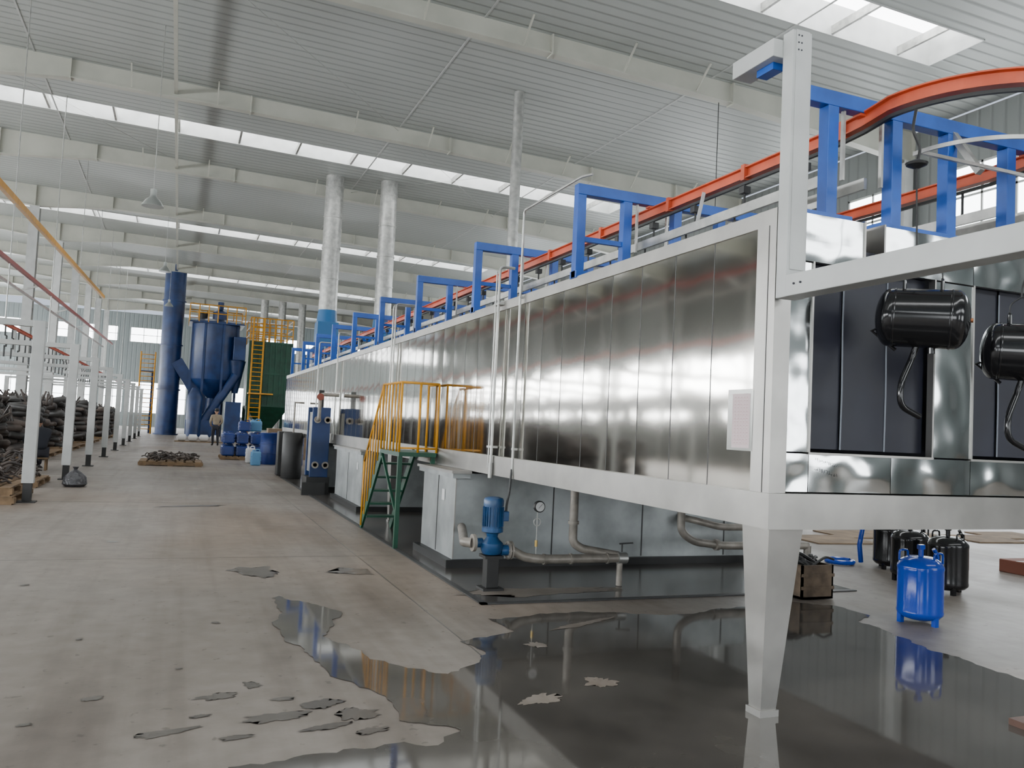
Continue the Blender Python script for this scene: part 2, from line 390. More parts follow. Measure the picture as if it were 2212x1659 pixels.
b.box(TX0+.05,TX1-.05,TY0,TY1,TZ0,TZ0+.05,steel_trim)
for xa,xb in ((TX0+.05,3.63),(3.80,5.05),(5.22,TX1-.05)): b.box(xa,xb,TY0+.03,TY1,TZ1-.05,TZ1-.01,steel_trim)
b.box(TX0-.041,TX1+.03,TY0-.05,TY0-.001,TZ0-.001,zA+.001,steel_trim)
def fpanel(x0,x1,z0,z1,amp=.006,m=steel_front):
    kk=b.mi(m); nu=max(2,int((x1-x0)/.03)); nv=max(2,int((z1-z0)/.03)); g=[]
    for a in range(nu+1):
        row=[]
        for c in range(nv+1):
            s_=a/nu;t=c/nv; e=(4*s_*(1-s_)*4*t*(1-t))**.5
            xx=x0+(x1-x0)*s_; zz=z0+(z1-z0)*t
            d=e*amp*(noise.noise(V((xx*5,zz*5,2.2)))*1.5+.4)
            row.append(b.bm.verts.new((xx,TY0-.006-max(d,-.003),zz)))
        g.append(row)
    for a in range(nu):
        for c in range(nv):
            fc=b.bm.faces.new([g[a][c],g[a+1][c],g[a+1][c+1],g[a][c+1]]); fc.material_index=kk; fc.smooth=True
for (x0,x1,z0,z1) in ((3.10,3.255,1.45,2.51),(4.185,4.505,1.45,2.51),(5.46,5.9,1.45,2.51),(3.10,3.255,1.23,1.44),(3.26,3.86,1.23,1.44),(3.865,4.5,1.23,1.44),(4.505,5.2,1.23,1.44),(5.205,5.9,1.23,1.44),(3.10,3.625,2.52,2.79),(3.775,4.5,2.52,2.79),(4.505,5.05,2.52,2.79),(5.22,5.9,2.52,2.79)):
    fpanel(x0,x1,z0,z1); b.box(x0+.001,x1-.001,TY0,TY0+.03,z0,z1-.001,steel_trim)
for xx in (3.255,4.18,4.505,5.455): b.box(xx-.006,xx+.006,TY0-.014,TY0+.031,1.44,2.52,steel_trim)
for (xa,xb) in ((3.25,4.19),(4.5,5.46)): b.box(xa,xb,TY0-.015,TY0+.032,1.437,1.45,steel_trim)
for xx in (3.62,3.77): b.box(xx-.004,xx+.008,TY0-.013,TY0+.35,2.52,2.80,steel_trim)
b.box(3.0305,3.10,TY0-.011,TY0+.02,1.222,2.789,steel_trim)
b.box(3.1,5.85,TY0+.6,TY0+.62,1.25,2.7,curtain_m)
def leg(x,y,sx,sy):
    z0=.03; w1,w0=.23,.10
    ax=[x,x+sx*w1]; ay=[y,y+sy*w1]; bx_=[x+sx*.03,x+sx*(.03+w0)]; by_=[y+sy*.06,y+sy*(.06+w0)]
    ax.sort();ay.sort();bx_.sort();by_.sort()
    b.hexa([(bx_[0],by_[0],z0),(bx_[1],by_[0],z0),(bx_[1],by_[1],z0),(bx_[0],by_[1],z0),(ax[0],ay[0],TZ0),(ax[1],ay[0],TZ0),(ax[1],ay[1],TZ0),(ax[0],ay[1],TZ0)],steel_trim)
    b.box(bx_[0]-.012,bx_[1]+.012,by_[0]-.012,by_[1]+.012,.0,z0+.01,steel_trim)
leg(3.0,3.66,1,1); leg(5.88,3.66,-1,1)
for yy in (10.4,16.8,20.5,25.6): leg(5.88,yy,-1,1)
for yy in (12.3,16.8,20.5,25.7): leg(3.02,yy,1,1)
b.done()
b=B('rubber_curtain')
for (x0,x1,yy) in ((3.262,3.53,3.735),(3.54,3.865,3.725),(3.87,4.178,3.735),(4.512,4.8,3.735),(4.81,5.13,3.725),(5.14,5.452,3.735)):
    b.box(x0,x1,yy,yy+.008,1.47,2.64,curtain_m)
for xx in (3.533,3.866,4.803,5.133):
    b.tube([(xx,3.722,1.47),(xx+.004,3.722,1.8),(xx-.002,3.722,2.2),(xx,3.722,2.5)],.005,fray,5)
b.box(3.26,4.18,3.75,3.76,2.55,2.64,steel_trim); b.box(4.51,5.455,3.75,3.76,2.55,2.64,steel_trim)
b.done()
b=B('process_record_sheet')
xx=TX0-.0135
b.quad([(xx,3.81,1.44),(xx,4.04,1.44),(xx,4.04,1.79),(xx,3.81,1.79)],M('clear_sleeve',(.36,.36,.34),.2,.3))
xx-=.001
b.quad([(xx,3.835,1.455),(xx,3.995,1.455),(xx,3.995,1.765),(xx,3.835,1.765)],paper)
xx-=.0006
for i in range(14):
    z=1.475+i*.02; b.quad([(xx,3.845,z),(xx,3.985,z),(xx,3.985,z+.001),(xx,3.845,z+.001)],ink)
    for j in range(5):
        y=3.85+j*.027+random.uniform(0,.004); b.quad([(xx,y,z+.007),(xx,y+random.uniform(.010,.02),z+.007),(xx,y+.015,z+.010),(xx,y,z+.010)],ink)
for y in (3.845,3.87,3.90,3.93,3.96,3.985): b.quad([(xx,y,1.475),(xx,y+.001,1.475),(xx,y+.001,1.735),(xx,y,1.735)],ink)
b.done()
b=B('marker_handwriting')
for r in range(2):
    x=3.31
    for i in range(9):
        z=1.41-r*.05-i*.004
        pts=[(x+random.uniform(-.004,.012),3.655,z+random.uniform(-.012,.012)) for _ in range(4)]
        b.tube(pts,.0011,inkd,4); x+=.017
b.done()
b=B('white_steel_post')
b.box(2.945,3.075,3.52,3.60,2.27,3.73,white,.004)
b.box(2.965,3.055,3.515,3.522,2.42,3.73,white)
for z in (3.62,3.66,3.70):
    b.cyl((2.98,3.513,z),(2.98,3.516,z),.005,inkd,8); b.cyl((3.00,3.513,z),(3.00,3.516,z),.005,inkd,8)
b.box(2.88,3.01,3.60,3.96,3.60,3.70,white,.004)
b.box(2.94,3.06,-1.5,3.52,2.27,2.385,white,.004)
for y_ in (3.45,3.4): b.cyl((2.933,y_,2.33),(2.94,y_,2.33),.006,inkd,8)
b.box(2.95,3.07,-1.62,-1.5,0,2.6,white)
b.done()
# ------------------------------------------------------------------ blue gantry
FY=[3.8,6.2,8.76,11.2,13.5,15.8,18.1,20.4,22.7,25.0]
b=B('blue_conveyor_gantry')
for i,y in enumerate(FY):
    zt=3.58; xl=2.98 if i else 3.16
    b.box(xl,5.95,y-.04,y+.04,zt-.09,zt,blue,.004)
    for x in (xl+.04,3.46,3.96,4.42,4.95,5.45,5.88):
        b.box(x-.04,x+.04,y-.04,y+.04,TZ1-.01,zt-.09,blue,.004)
    b.box(xl,3.6,y-.06,y+.06,TZ1-.01,TZ1+.05,blue); b.box(3.82,5.0,y-.06,y+.06,TZ1-.01,TZ1+.05,blue); b.box(5.3,5.95,y-.06,y+.06,TZ1-.01,TZ1+.05,blue)
    if i: b.box(3.02,3.46,y-.02,y+.02,3.1,3.14,blue)
b.box(2.93,3.0,3.66,3.80,3.56,3.60,blue)
b.done()
# ------------------------------------------------------------------ overhead conveyor
I_prof=[(-.033,-.043),(.033,-.043),(.033,-.034),(.007,-.03),(.007,.03),(.033,.034),(.033,.043),(-.033,.043),(-.033,.034),(-.007,.03),(-.007,-.03),(-.033,-.034)]
cxr,r=4.44,.72; yc=3.58
za=3.435
path=[(3.72,26,za),(3.72,yc+.5,za),(3.72,yc+.2,za+.02)]+[tuple(p) for p in arc((cxr,yc,za+.05),r,180,360,28)]+[(5.16,yc+.2,za+.02),(5.16,yc+.5,za),(5.16,26,za)]
b=B('overhead_chain_conveyor')
b.sweep(path,I_prof,orange,smooth=False)
chain=[(p[0],p[1],p[2]-.07) for p in path]
b.sweep(chain,[(-.012,-.010),(.012,-.010),(.012,.010),(-.012,.010)],blackm,smooth=False)
for xo in (3.72,5.16):
    for off in (-.13,.13):
        g=[(xo+off,26,3.12),(xo+off,3.9,3.12)]
        b.sweep(g,[(-.012,-.035),(.012,-.035),(.012,.035),(-.012,.035)],galv,smooth=False)
b.sweep([(3.56,26,2.96),(3.56,3.9,2.96)],[(-.02,-.02),(.02,-.02),(.02,.02),(-.02,.02)],galv,smooth=False)
b.sweep([tuple(p) for p in arc((cxr,yc,3.24),.50,175,365,28)],[(-.005,-.012),(.005,-.012),(.005,.012),(-.005,.012)],galv,smooth=False)
b.beam((cxr,yc,3.2),(cxr,yc+.2,3.50),.04,.04,galv); b.beam((cxr-.5,yc,3.24),(cxr+.5,yc,3.24),.02,.02,galv)
b.beam((cxr,yc+.2,3.50),(cxr,3.80,3.55),.04,.04,galv)
for y in FY:
    for x in (3.72,5.16): b.box(x-.05,x+.05,y-.03,y+.03,3.475,3.495,orange)
    for x in (3.72,5.16):
        for off in (-.15,.15): b.box(x+off-.008,x+off+.008,y-.012,y+.012,3.07,3.49,galv)
for y in (3.95,4.9,5.9,7.1,8.3,9.5): b.box(3.68,3.76,y-.02,y+.02,3.38,3.495,orange)
y=4.3
while y<25:
    b.tube(fillet([(3.72,y,3.36),(3.72,y,3.18),(3.64,y,3.14),(3.64,y,3.0),(3.74,y,2.96),(3.72,y,2.86),(3.72,y,2.6)],.03,3),.009,blackm,6)
    b.box(3.69,3.75,y-.03,y+.03,3.29,3.34,blackm); y+=.62
y=4.3
while y<18:
    b.tube(fillet([(5.16,y,3.36),(5.16,y,3.18),(5.08,y,3.14),(5.08,y,3.0),(5.18,y,2.96),(5.16,y,2.86),(5.16,y,2.6)],.03,3),.009,blackm,6); y+=.62
for y in (4.35,5.35,6.55):
    b.beam((3.665,y,3.40),(3.65,y+.06,3.16),.03,.004,paperw,up=V((0,1,0)))
b.done()
# ------------------------------------------------------------------ hanging cylinders
plug=M('copper_plug',(.35,.13,.05),.4,.5)
def hanging(name,c,ax,rad,L,hook_top):
    b=B(name); c=V(c); ax=V(ax).normalized(); side=V((0,0,1)).cross(ax).normalized()
    h=L/2
    prof=[(-h-.075*math.cos(a),rad*math.sin(a)) for a in [math.pi/2*i/8 for i in range(9)]]
    prof+=[(-h*.9,rad),(-h*.88,rad*1.02),(-h*.84,rad*1.02),(-h*.82,rad),(h*.82,rad),(h*.84,rad*1.02),(h*.88,rad*1.02),(h*.9,rad)]
    prof+=[(h+.075*math.sin(a),rad*math.cos(a)) for a in [math.pi/2*i/8 for i in range(9)]]
    b.lathe(c,ax,prof,black,40)
    b.cyl(c+ax*(h+.07),c+ax*(h+.085),.012,plug,10)
    for s_ in (-.55,.6):
        p=c+ax*(h*s_)
        b.tube([p-side*.05+V((0,0,rad*.93)),p-side*.045+V((0,0,rad+.035)),p+V((0,0,rad+.055)),p+side*.045+V((0,0,rad+.035)),p+side*.05+V((0,0,rad*.93))],.009,black,8)
        b.tube(fillet([p+V((0,0,rad+.045)),p+V((0,0,rad+.11)),p+V((0,0,rad+.15))-ax*h*s_*.6],.03,3),.004,blackm,6)
    q=c-ax*(h*.15)+V((0,0,-rad*.9))
    b.tube(fillet([q,q+V((.0,0,-.07))-ax*.02,q+V((-.11,0,-.22)),q+V((-.11,0,-.34)),q+V((.03,0,-.39))],.06,5),.017,black,10)
    b.tube([c-ax*h*.9+V((0,0,-.02)),c-ax*(h+.09)+V((0,0,-.08)),c-ax*(h*.8)+V((0,0,-rad-.02))],.010,black,8)
    b.cyl(c+ax*h*.3+V((0,0,-rad+.01)),c+ax*h*.3+V((0,0,-rad-.03)),.018,black,10)
    t=c+V((0,0,rad+.15))-ax*h*.2; H=V(hook_top)
    mid=t.lerp(H,.62)
    b.tube([c+ax*(-h*.22)+V((0,0,rad+.15)),c+ax*(h*.24)+V((0,0,rad+.15))],.004,blackm,6)
    b.tube(fillet([t,t+V((0,0,.05)),mid],.02,3),.005,blackm,6)
    b.lathe(mid,(0,0,1),[(-.02,.012),(0,.055),(.012,.06),(.03,.02)],blackm,16)
    b.tube(fillet([mid,mid.lerp(H,.3)+V((.03,0,0)),mid.lerp(H,.6)+V((-.03,0,0)),H],.03,3),.009,blackm,6)
    return b.done()
hanging('black_gas_cylinder',(3.71,3.33,2.205),(.66,-.75,-.06),.16,.32,(3.735,3.42,3.41))
hanging('black_gas_cylinder',(4.36,3.20,2.06),(.66,-.75,-.06),.16,.32,(4.30,2.875,3.41))
# ------------------------------------------------------------------ tanks
def tank(x0,x1,y0,y1,h):
    b=B('stainless_water_tank')
    b.box(x0+.05,x1,y0+.05,y1-.05,.09,h,steel_tank)
    b.box(x0-.03,x1+.03,y0-.0,y1,.008,.09,blackm)
    b.box(x0-.02,TX0-.06,y0-.03,y1+.03,h,h+.03,steel_trim)
    b.box(x0-.0,TX0-.06,y0-.0,y1+.0,h-.05,h-.001,steel_tank)
    xx=x0+.05
    while xx<x1:
        b.box(xx,xx+.012,y0+.042,y0+.052,.1,h-.02,steel_trim if xx<x0+.1 else seam); xx+=1.15
    b.box(x0+.044,x0+.052,(y0+y1)/2-.004,(y0+y1)/2+.004,.1,h-.05,seam)
    b.quad([(x0+.043,y0+.4,h-.2),(x0+.043,y0+.5,h-.2),(x0+.043,y0+.5,h-.32),(x0+.043,y0+.4,h-.32)],paperw)
    b.done()
tank(2.74,6.6,8.40,9.72,1.0); tank(2.86,6.2,13.75,16.3,1.0); tank(2.90,6.2,17.75,19.9,1.0)
# ------------------------------------------------------------------ pump
def pump(px,py,s=1.0):
    b=B('circulation_pump')
    b.box(px-.10,px+.10,py-.10,py+.10,0.008,.03,blackm); b.box(px-.06,px+.06,py-.06,py+.06,.03,.30,blackm,.005)
    b.box(px-.09,px+.09,py-.09,py+.09,.30,.325,blackm)
    b.lathe((px,py,.325),(0,0,1),[(0,.05),(.01,.085),(.05,.105),(.11,.105),(.14,.07),(.17,.05),(.2,.06),(.215,.10),(.235,.10)],blue_pump,24)
    b.lathe((px,py,.56),(0,0,1),[(0,.10),(.02,.10),(.02,.085),(.22,.085),(.22,.095),(.27,.095),(.29,.085),(.30,.05)],blue_pump,28)
    for i in range(22):
        a=2*math.pi*i/22; d=V((math.cos(a),math.sin(a),0)); 
        b.beam(V((px,py,.59))+d*.09,V((px,py,.77))+d*.09,.004,.02,blue_pump,up=d)
    b.box(px+.08,px+.14,py-.05,py+.05,.64,.73,blue_pump,.006)
    b.cyl((px+.08,py-.02,.37),(px+.15,py-.02,.37),.05,blue_pump,16); b.cyl((px+.15,py-.02,.37),(px+.165,py-.02,.37),.085,pipe_m,18); b.cyl((px+.175,py-.02,.37),(px+.19,py-.02,.37),.085,pipe_m,18)
    b.tube(fillet([(px+.19,py-.02,.37),(px+.32,py-.02,.30),(px+.5,py-.02,.28),(px+1.33,py-.02,.28)],.1,5),.043,pipe_m,14)
    for x in (.52,.8,1.2): b.cyl((px+x,py-.02,.28),(px+x+.02,py-.02,.28),.052,pipe_m,14)
    b.cyl((px-.08,py+.05,.43),(px-.15,py+.05,.43),.045,blue_pump,16); b.cyl((px-.15,py+.05,.43),(px-.18,py+.05,.43),.08,pipe_m,18)
    b.tube(fillet([(px-.18,py+.05,.43),(px-.24,py+.1,.43),(px-.05,py+.7,.43),(px+.1,py+1.19,.43)],.1,5),.045,pipe_m,14)
    for a in range(6):
        t=2*math.pi*a/6; b.cyl((px+.14,py-.02+.068*math.cos(t),.37+.068*math.sin(t)),(px+.2,py-.02+.068*math.cos(t),.37+.068*math.sin(t)),.007,galv,6)
    return b
b=pump(2.78,7.26)
b.tube(fillet([(3.66,7.35,1.03),(3.66,7.35,.42),(3.75,7.33,.36),(4.13,7.27,.30)],.08,5),.042,pipe_m,14)
b.cyl((3.66,7.35,.60),(3.66,7.35,.63),.055,pipe_m,14)
b.cyl((4.13,7.24,.012),(4.13,7.24,.30),.03,pipe_m,12); b.cyl((4.10,7.24,.28),(4.2,7.24,.28),.055,galv,14)
b.tube([(4.15,7.24,.34),(4.15,7.24,.42)],.01,blackm,6); b.beam((4.12,7.24,.42),(4.26,7.22,.43),.02,.012,blackm)
b.done()
b=B('drain_pipework')
b.tube(fillet([(5.0,7.5,1.03),(5.0,7.5,.50),(5.15,7.48,.40),(5.5,7.45,.36),(6.6,7.4,.36)],.09,5),.042,pipe_m,14)
b.cyl((5.4,7.45,.37),(5.44,7.45,.37),.06,pipe_m,14)
b.tube(fillet([(5.6,8.42,.55),(5.6,8.1,.55),(5.8,7.9,.5),(6.6,7.9,.5)],.09,5),.04,pipe_m,12)
b.tube([(6.6,7.4,.36),(6.6,7.4,.01)],.042,pipe_m,12); b.tube([(6.6,7.9,.5),(6.6,7.9,.01)],.04,pipe_m,12)
b.done()
b=B('pressure_gauge')
gx,gy=3.22,7.24
b.lathe((gx,gy-.02,.78),(0,-1,0),[(0,.03),(0,.055),(.03,.055),(.034,.05)],blackm,24); b.lathe((gx,gy-.0545,.78),(0,-1,0),[(0,.044),(.003,.044)],paperw,24)
b.beam((gx-.015,gy-.059,.765),(gx+.025,gy-.059,.81),.003,.002,inkd)
b.tube([(gx,gy,.73),(gx,gy,.68)]+[V((gx+.035*math.sin(a),gy,.63+.035*math.cos(a))) for a in [math.radians(d) for d in range(0,361,30)]]+[(gx,gy,.58),(gx,gy,.31)],.006,galv,6)
b.cyl((gx,gy,.40),(gx,gy,.46),.014,M('brass',(.5,.35,.12),.35,1),10)
b.done()
b=B('service_pipe')
b.tube(fillet([(2.955,7.28,1.06),(2.955,7.28,3.60),(2.955,6.05,3.60),(3.0,5.95,3.6)],.05,4),.012,galv,8)
b.tube(fillet([(2.95,7.28,1.12),(2.93,7.26,.9),(2.90,7.24,.80),(2.90,7.24,.70)],.06,4),.011,blackm,8)
b.tube(fillet([(2.94,7.82,1.08),(2.94,7.82,3.14),(3.1,7.82,3.14)],.05,4),.015,galv,8)
b.tube([(2.94,7.90,1.1),(2.94,7.90,3.1)],.008,galv,8)
for z in (1.3,2.75): b.box(2.93,2.99,7.78,7.94,z,z+.02,galv); b.box(2.945,2.99,7.26,7.30,z,z+.02,galv)
b.cyl((2.94,7.82,1.0),(2.94,7.82,1.15),.024,galv,10)
for y in (12.2,12.35,17.0,19.5): b.tube(fillet([(2.945,y,1.1),(2.945,y,3.3),(3.3,y,3.3)],.05,4),.014,galv,8)
b.done()
# ------------------------------------------------------------------ platform with stairs
b=B('access_stairs')
px0,px1,py0,py1,pz=2.48,2.945,9.70,10.70,1.16
fy_=11.72
b.box(px0,px1,py0+.03,py1,pz-.05,pz,green)
b.box(px0,px0+.05,py0+.05,py0+.10,0.01,pz-.05,green); b.box(px1-.05,px1,py0+.07,py0+.12,.01,pz-.05,green)
for x in (px0+.02,px1-.02):
    b.beam((x,py1-.02,pz-.03),(x,fy_+.03,.02),.03,.12,green)
for i in range(1,6):
    t=i/6; b.box(px0+.03,px1-.03,py1+(fy_-py1)*t-.1,py1+(fy_-py1)*t+.1,pz*(1-t)-.012,pz*(1-t)+.012,green)
b.beam((px0+.02,py0+.08,.4),(px0+.02,py1,pz-.05),.03,.03,green)
def yb(p,q,r=.015): b.tube([p,q],r,yellow,8)
T=pz+.84
for p in ((px0,py0+.04),(px1,py0+.04),(px0,py1),((px0+px1)/2,py0+.04)): yb((*p,pz),(*p,T))
yb((px0,py0+.04,T),(px1,py0+.04,T)); yb((px0,py0+.04,T),(px0,py1,T)); yb((px1,py0+.04,T),(px1,py0+.5,T)); yb((px1,py0+.5,T),(px1,py0+.5,pz))
for i in range(1,6): yb((px0,py0+(py1-py0)*i/6,pz),(px0,py0+(py1-py0)*i/6,T),.011)
yb((px0,py0+.04,pz+.05),(px1,py0+.04,pz+.05),.012)
x=px0
yb((x,py1,T),(x,fy_-.06,.95)); yb((x,fy_-.06,.95),(x,fy_-.06,.05))
for i in range(1,6):
    t=i/6; y=py1+(fy_-.06-py1)*t; yb((x,y,pz*(1-t)+.03),(x,y,T+(0.95-T)*t),.011)
b.done()
# ------------------------------------------------------------------ plate heat exchanger
b=B('plate_heat_exchanger')
b.box(2.62,2.72,17.0,17.1,.0,2.1,blackm); b.box(2.35,2.8,16.75,16.85,.0,.25,blackm)
b.box(2.50,2.86,16.9,16.96,.35,1.75,blue_dark,.01); b.box(2.50,2.86,17.5,17.56,.35,1.75,blue_dark,.01)
for i in range(16): b.box(2.53,2.83,16.98+i*.032,17.0+i*.032,.45,1.65,galv)
b.box(2.45,2.9,16.9,17.56,.0,.35,blackm)
for (x,z) in ((2.58,.6),(2.78,.6),(2.58,1.5),(2.78,1.5)):
    b.cyl((x,16.9,z),(x,16.75,z),.04,pipe_m,12); b.cyl((x,16.77,z),(x,16.75,z),.07,pipe_m,12)
b.tube(fillet([(2.58,16.75,1.5),(2.58,16.6,1.5),(2.58,16.6,2.0),(2.95,16.6,2.0)],.06,4),.035,pipe_m,10)
b.lathe((2.58,16.58,1.95),(0,-1,0),[(0,.07),(.03,.07)],M('valve_red',(.22,.05,.03),.4),16)
b.done()
# ------------------------------------------------------------------ chimneys
def chimney(x,y,r,z0,seg,duct):
    b=B('exhaust_chimney'); zt=zc(x)-.005
    b.lathe((x,y,z0),(0,0,1),[(0,r),(zt-z0,r)],galv,24)
    z=z0+seg
    while z<zt-.1: b.lathe((x,y,z),(0,0,1),[(0,r),(0,r*1.06),(.05,r*1.06),(.05,r)],galv,24); z+=seg
    if duct:
        b.lathe((x,y,z0-.5),(0,0,1),[(0,r*1.15),(.5,r)],cyan,24)
        b.box(x-r*1.15,x+r*1.15,y-r*1.15,y+r*1.15,z0-1.6,z0-.5,cyan,.02)
        b.lathe((x-r*1.6,y,z0-2.4),(1,0,0),[(0,.8),(.1,.9),(r*2.4,.9),(r*2.5,.8)],blue_dark,24)
        for s_ in (-1,1):
            b.box(x+s_*r*1.6-.06,x+s_*r*1.6+.06,y-.9,y-.78,0,z0-2.4,blue_dark); b.box(x+s_*r*1.6-.06,x+s_*r*1.6+.06,y+.78,y+.9,0,z0-2.4,blue_dark)
        b.box(x-r*1.8,x+r*1.8,y-1,y+1,z0-3.4,z0-3.25,blue_dark)
        b.cyl((x+r,y,z0-2.4),(x+r+.9,y,z0-2.4),.3,blue_pump,16)
    else: b.cyl((x,y,0),(x,y,z0),r,galv,20)
    b.done()
chimney(5.3,33.6,.36,5.9,1.25,True); chimney(7.4,33.0,.34,5.7,1.25,True); chimney(8.6,22.0,.15,3.0,2.0,False)
for (x,y) in ((6.0,70),(7.4,70),(9.0,70)): chimney(x,y,.3,4,2.5,False)
b=B('roof_fan_unit')
for (x,y) in ((4.4,19.3),(4.4,24.0)):
    b.box(x-.4,x+.4,y-.4,y+.4,2.78,3.2,cyan,.02); b.lathe((x,y,3.2),(0,0,1),[(0,.35),(.3,.3),(.5,.3)],cyan,20); b.cyl((x,y,3.7),(x,y,3.9),.15,blue_pump,16)
b.done()
# ------------------------------------------------------------------ far machines
b=B('green_dust_tower')
gx0,gx1,gy0,gy1=4.2,7.0,58.5,62
b.box(gx0,gx1,gy0,gy1,2.2,6.6,green,.03)
for i in range(9): 
    x=gx0+(gx1-gx0)*i/8; b.box(x-.05,x+.05,gy0-.08,gy0,2.2,6.6,green)
for z in (2.2,4.4,6.5): b.box(gx0-.05,gx1+.05,gy0-.1,gy0,z,z+.12,green)
for x in (gx0,gx1-.2):
    for y in (gy0,gy1-.2): b.box(x,x+.2,y,y+.2,0,2.2,green)
b.hexa([(gx0+1,gy0+1.2,.6),(gx1-1,gy0+1.2,.6),(gx1-1,gy1-1.2,.6),(gx0+1,gy1-1.2,.6),(gx0,gy0,2.2),(gx1,gy0,2.2),(gx1,gy1,2.2),(gx0,gy1,2.2)],green)
for z in (6.6+.5,6.6+1.0,6.6+1.6):
    for (p,q) in (((gx0,gy0,z),(gx1,gy0,z)),((gx0,gy0,z),(gx0,gy1,z)),((gx1,gy0,z),(gx1,gy1,z)),((gx0,gy1,z),(gx1,gy1,z))): b.tube([p,q],.04,yellow,6)
for i in range(8): 
    x=gx0+(gx1-gx0)*i/7; b.tube([(x,gy0,6.6),(x,gy0,8.2)],.04,yellow,6); b.tube([(x,gy1,6.6),(x,gy1,8.2)],.04,yellow,6)
for x in (gx0+.15,gx0+.85): b.tube([(x,gy0-.35,0),(x,gy0-.35,8.2)],.06,yellow,6)
for i in range(26): b.tube([(gx0+.15,gy0-.35,.3+i*.3),(gx0+.85,gy0-.35,.3+i*.3)],.03,yellow,6)
for z in (3,5,6.5): b.tube([(gx0+.15,gy0-.35,z),(gx0+.15,gy0,z)],.03,yellow,6)
b.box(gx0,gx0+1.6,gy0-1.1,gy0-.1,3.0,3.08,yellow)
b.done()
b=B('blue_exhaust_stack')
x,y=-.72,60.6
b.lathe((x,y,0),(0,0,1),[(0,.8),(.1,.8),(.1,.68),(11.49,.68)],blue_dark,28)
for z in (3,6,9): b.lathe((x,y,z),(0,0,1),[(0,.68),(0,.76),(.1,.76),(.1,.68)],blue_dark,28)
b.beam((x+.4,y-.3,5.0),(x+2.6,y-.3,1.6),.75,.75,blue_dark)
b.done()
b=B('blue_dust_collector')
x,y=2.05,60
b.lathe((x,y,2.6),(0,0,1),[(0,.3),(1.2,1.5),(1.3,1.55),(5.0,1.55),(5.0,1.65),(5.12,1.65),(5.12,1.5),(5.3,1.2),(5.35,.3)],blue_dark,32)
b.lathe((x,y,.4),(0,0,1),[(0,.5),(.8,.5),(2.2,.35)],blue_dark,20)
for i in range(8):
    a=2*math.pi*i/8+.3; p=V((x+1.55*math.cos(a),y+1.55*math.sin(a),0)); b.beam(p,p+V((0,0,7.6)),.14,.14,blue_dark)
b.box(x-1.75,x+1.75,y-1.75,y+1.75,7.55,7.65,blue_dark)
for z in (8.2,8.75):
    for (p,q) in (((-1.75,-1.75),(1.75,-1.75)),((-1.75,-1.75),(-1.75,1.75)),((1.75,-1.75),(1.75,1.75)),((-1.75,1.75),(1.75,1.75))): b.tube([(x+p[0],y+p[1],z),(x+q[0],y+q[1],z)],.035,yellow,6)
for i in range(7):
    for s_ in (-1.75,1.75): b.tube([(x-1.75+3.5*i/6,y+s_,7.6),(x-1.75+3.5*i/6,y+s_,8.75)],.035,yellow,6)
b.lathe((x+.2,y,7.9),(0,0,1),[(0,.5),(.6,.5),(.8,.2),(1.3,.2)],blue_dark,16); b.lathe((x-.9,y,7.9),(0,0,1),[(-.3,.3),(.5,.3)],blackm,16)
b.box(x+1.1,x+1.9,y-1.6,y-.2,5.2,6.8,blue_dark,.05); b.lathe((x+1.4,y-.9,3.0),(0,0,1),[(0,.2),(2.2,.6)],blue_dark,20)
b.lathe((x-1.1,y-1.6,0),(0,0,1),[(0,.5),(2.6,.5),(3.2,.2)],blue_dark,16)
b.box(x-1.6,x+.4,y-1.8,y-.6,0,1.1,blue_dark,.04); b.tube([(x-.5,y-1.5,1),(x+1.4,y-1.2,4.2)],.3,blue_dark,14)
b.box(x+.8,x+1.8,y-1.9,y-1,0,2.4,blue_dark,.04)
b.done()
b=B('yellow_ladder')
x,y=-2.6,62
for xx in (x,x+.9): b.tube([(xx,y,0),(xx,y,5.6)],.05,yellow,6)
for i in range(18): b.tube([(x,y,.3+.3*i),(x+.9,y,.3+.3*i)],.03,yellow,6)
b.box(x,x+.9,y,y+1.2,4.2,4.3,blue_dark); b.box(x+.7,x+.9,y+.9,y+1.2,0,4.2,blue_dark)
b.done()
b=B('electrical_cabinet')
b.box(7.4,9.6,57,58.4,.1,3.6,blue_dark,.03); b.box(7.4,9.6,57,58.4,0,.1,blackm)
cd=M('cabinet_door',(.05,.07,.12),.5)
for x in (7.45,8.2,8.95): b.box(x,x+.62,56.97,57,.3,3.4,cd)
b.done()
# ------------------------------------------------------------------ drums, crates, boxes
def jerry(b,x,y,z,w,d,h,m):
    b.box(x,x+w,y,y+d,z,z+h*.86,m,min(w,d)*.15)
    b.cyl((x+w*.25,y+d*.5,z+h*.84),(x+w*.25,y+d*.5,z+h*.96),w*.12,m,10)
    b.tube(fillet([(x+w*.45,y+d*.5,z+h*.84),(x+w*.5,y+d*.5,z+h*.98),(x+w*.85,y+d*.5,z+h*.98),(x+w*.88,y+d*.5,z+h*.84)],.03,3),.018,m,6)
    for t in (.3,.55): b.box(x-.006,x+w+.006,y-.006,y+d+.006,z+h*t,z+h*t+.02,m)
def pallet(b,x0,x1,y0,y1,z,m=wood):
    n=7
    for i in range(n):
        xa=x0+(x1-x0)*(i+.1)/n; xb=x0+(x1-x0)*(i+.85)/n; b.box(xa,xb,y0,y1,z+.10,z+.125,m)
    for t in (0,.45,.9):
        yy=y0+(y1-y0)*t; b.box(x0,x1,yy,yy+(y1-y0)*.1,z+.02,z+.10,m)
    for i in (0,3,6):
        xa=x0+(x1-x0)*(i+.1)/n; xb=x0+(x1-x0)*(i+.85)/n; b.box(xa,xb,y0,y1,z,z+.02,m)
b=B('blue_jerrycan_stack')
pallet(b,1.4,2.8,29.6,31.0,0)
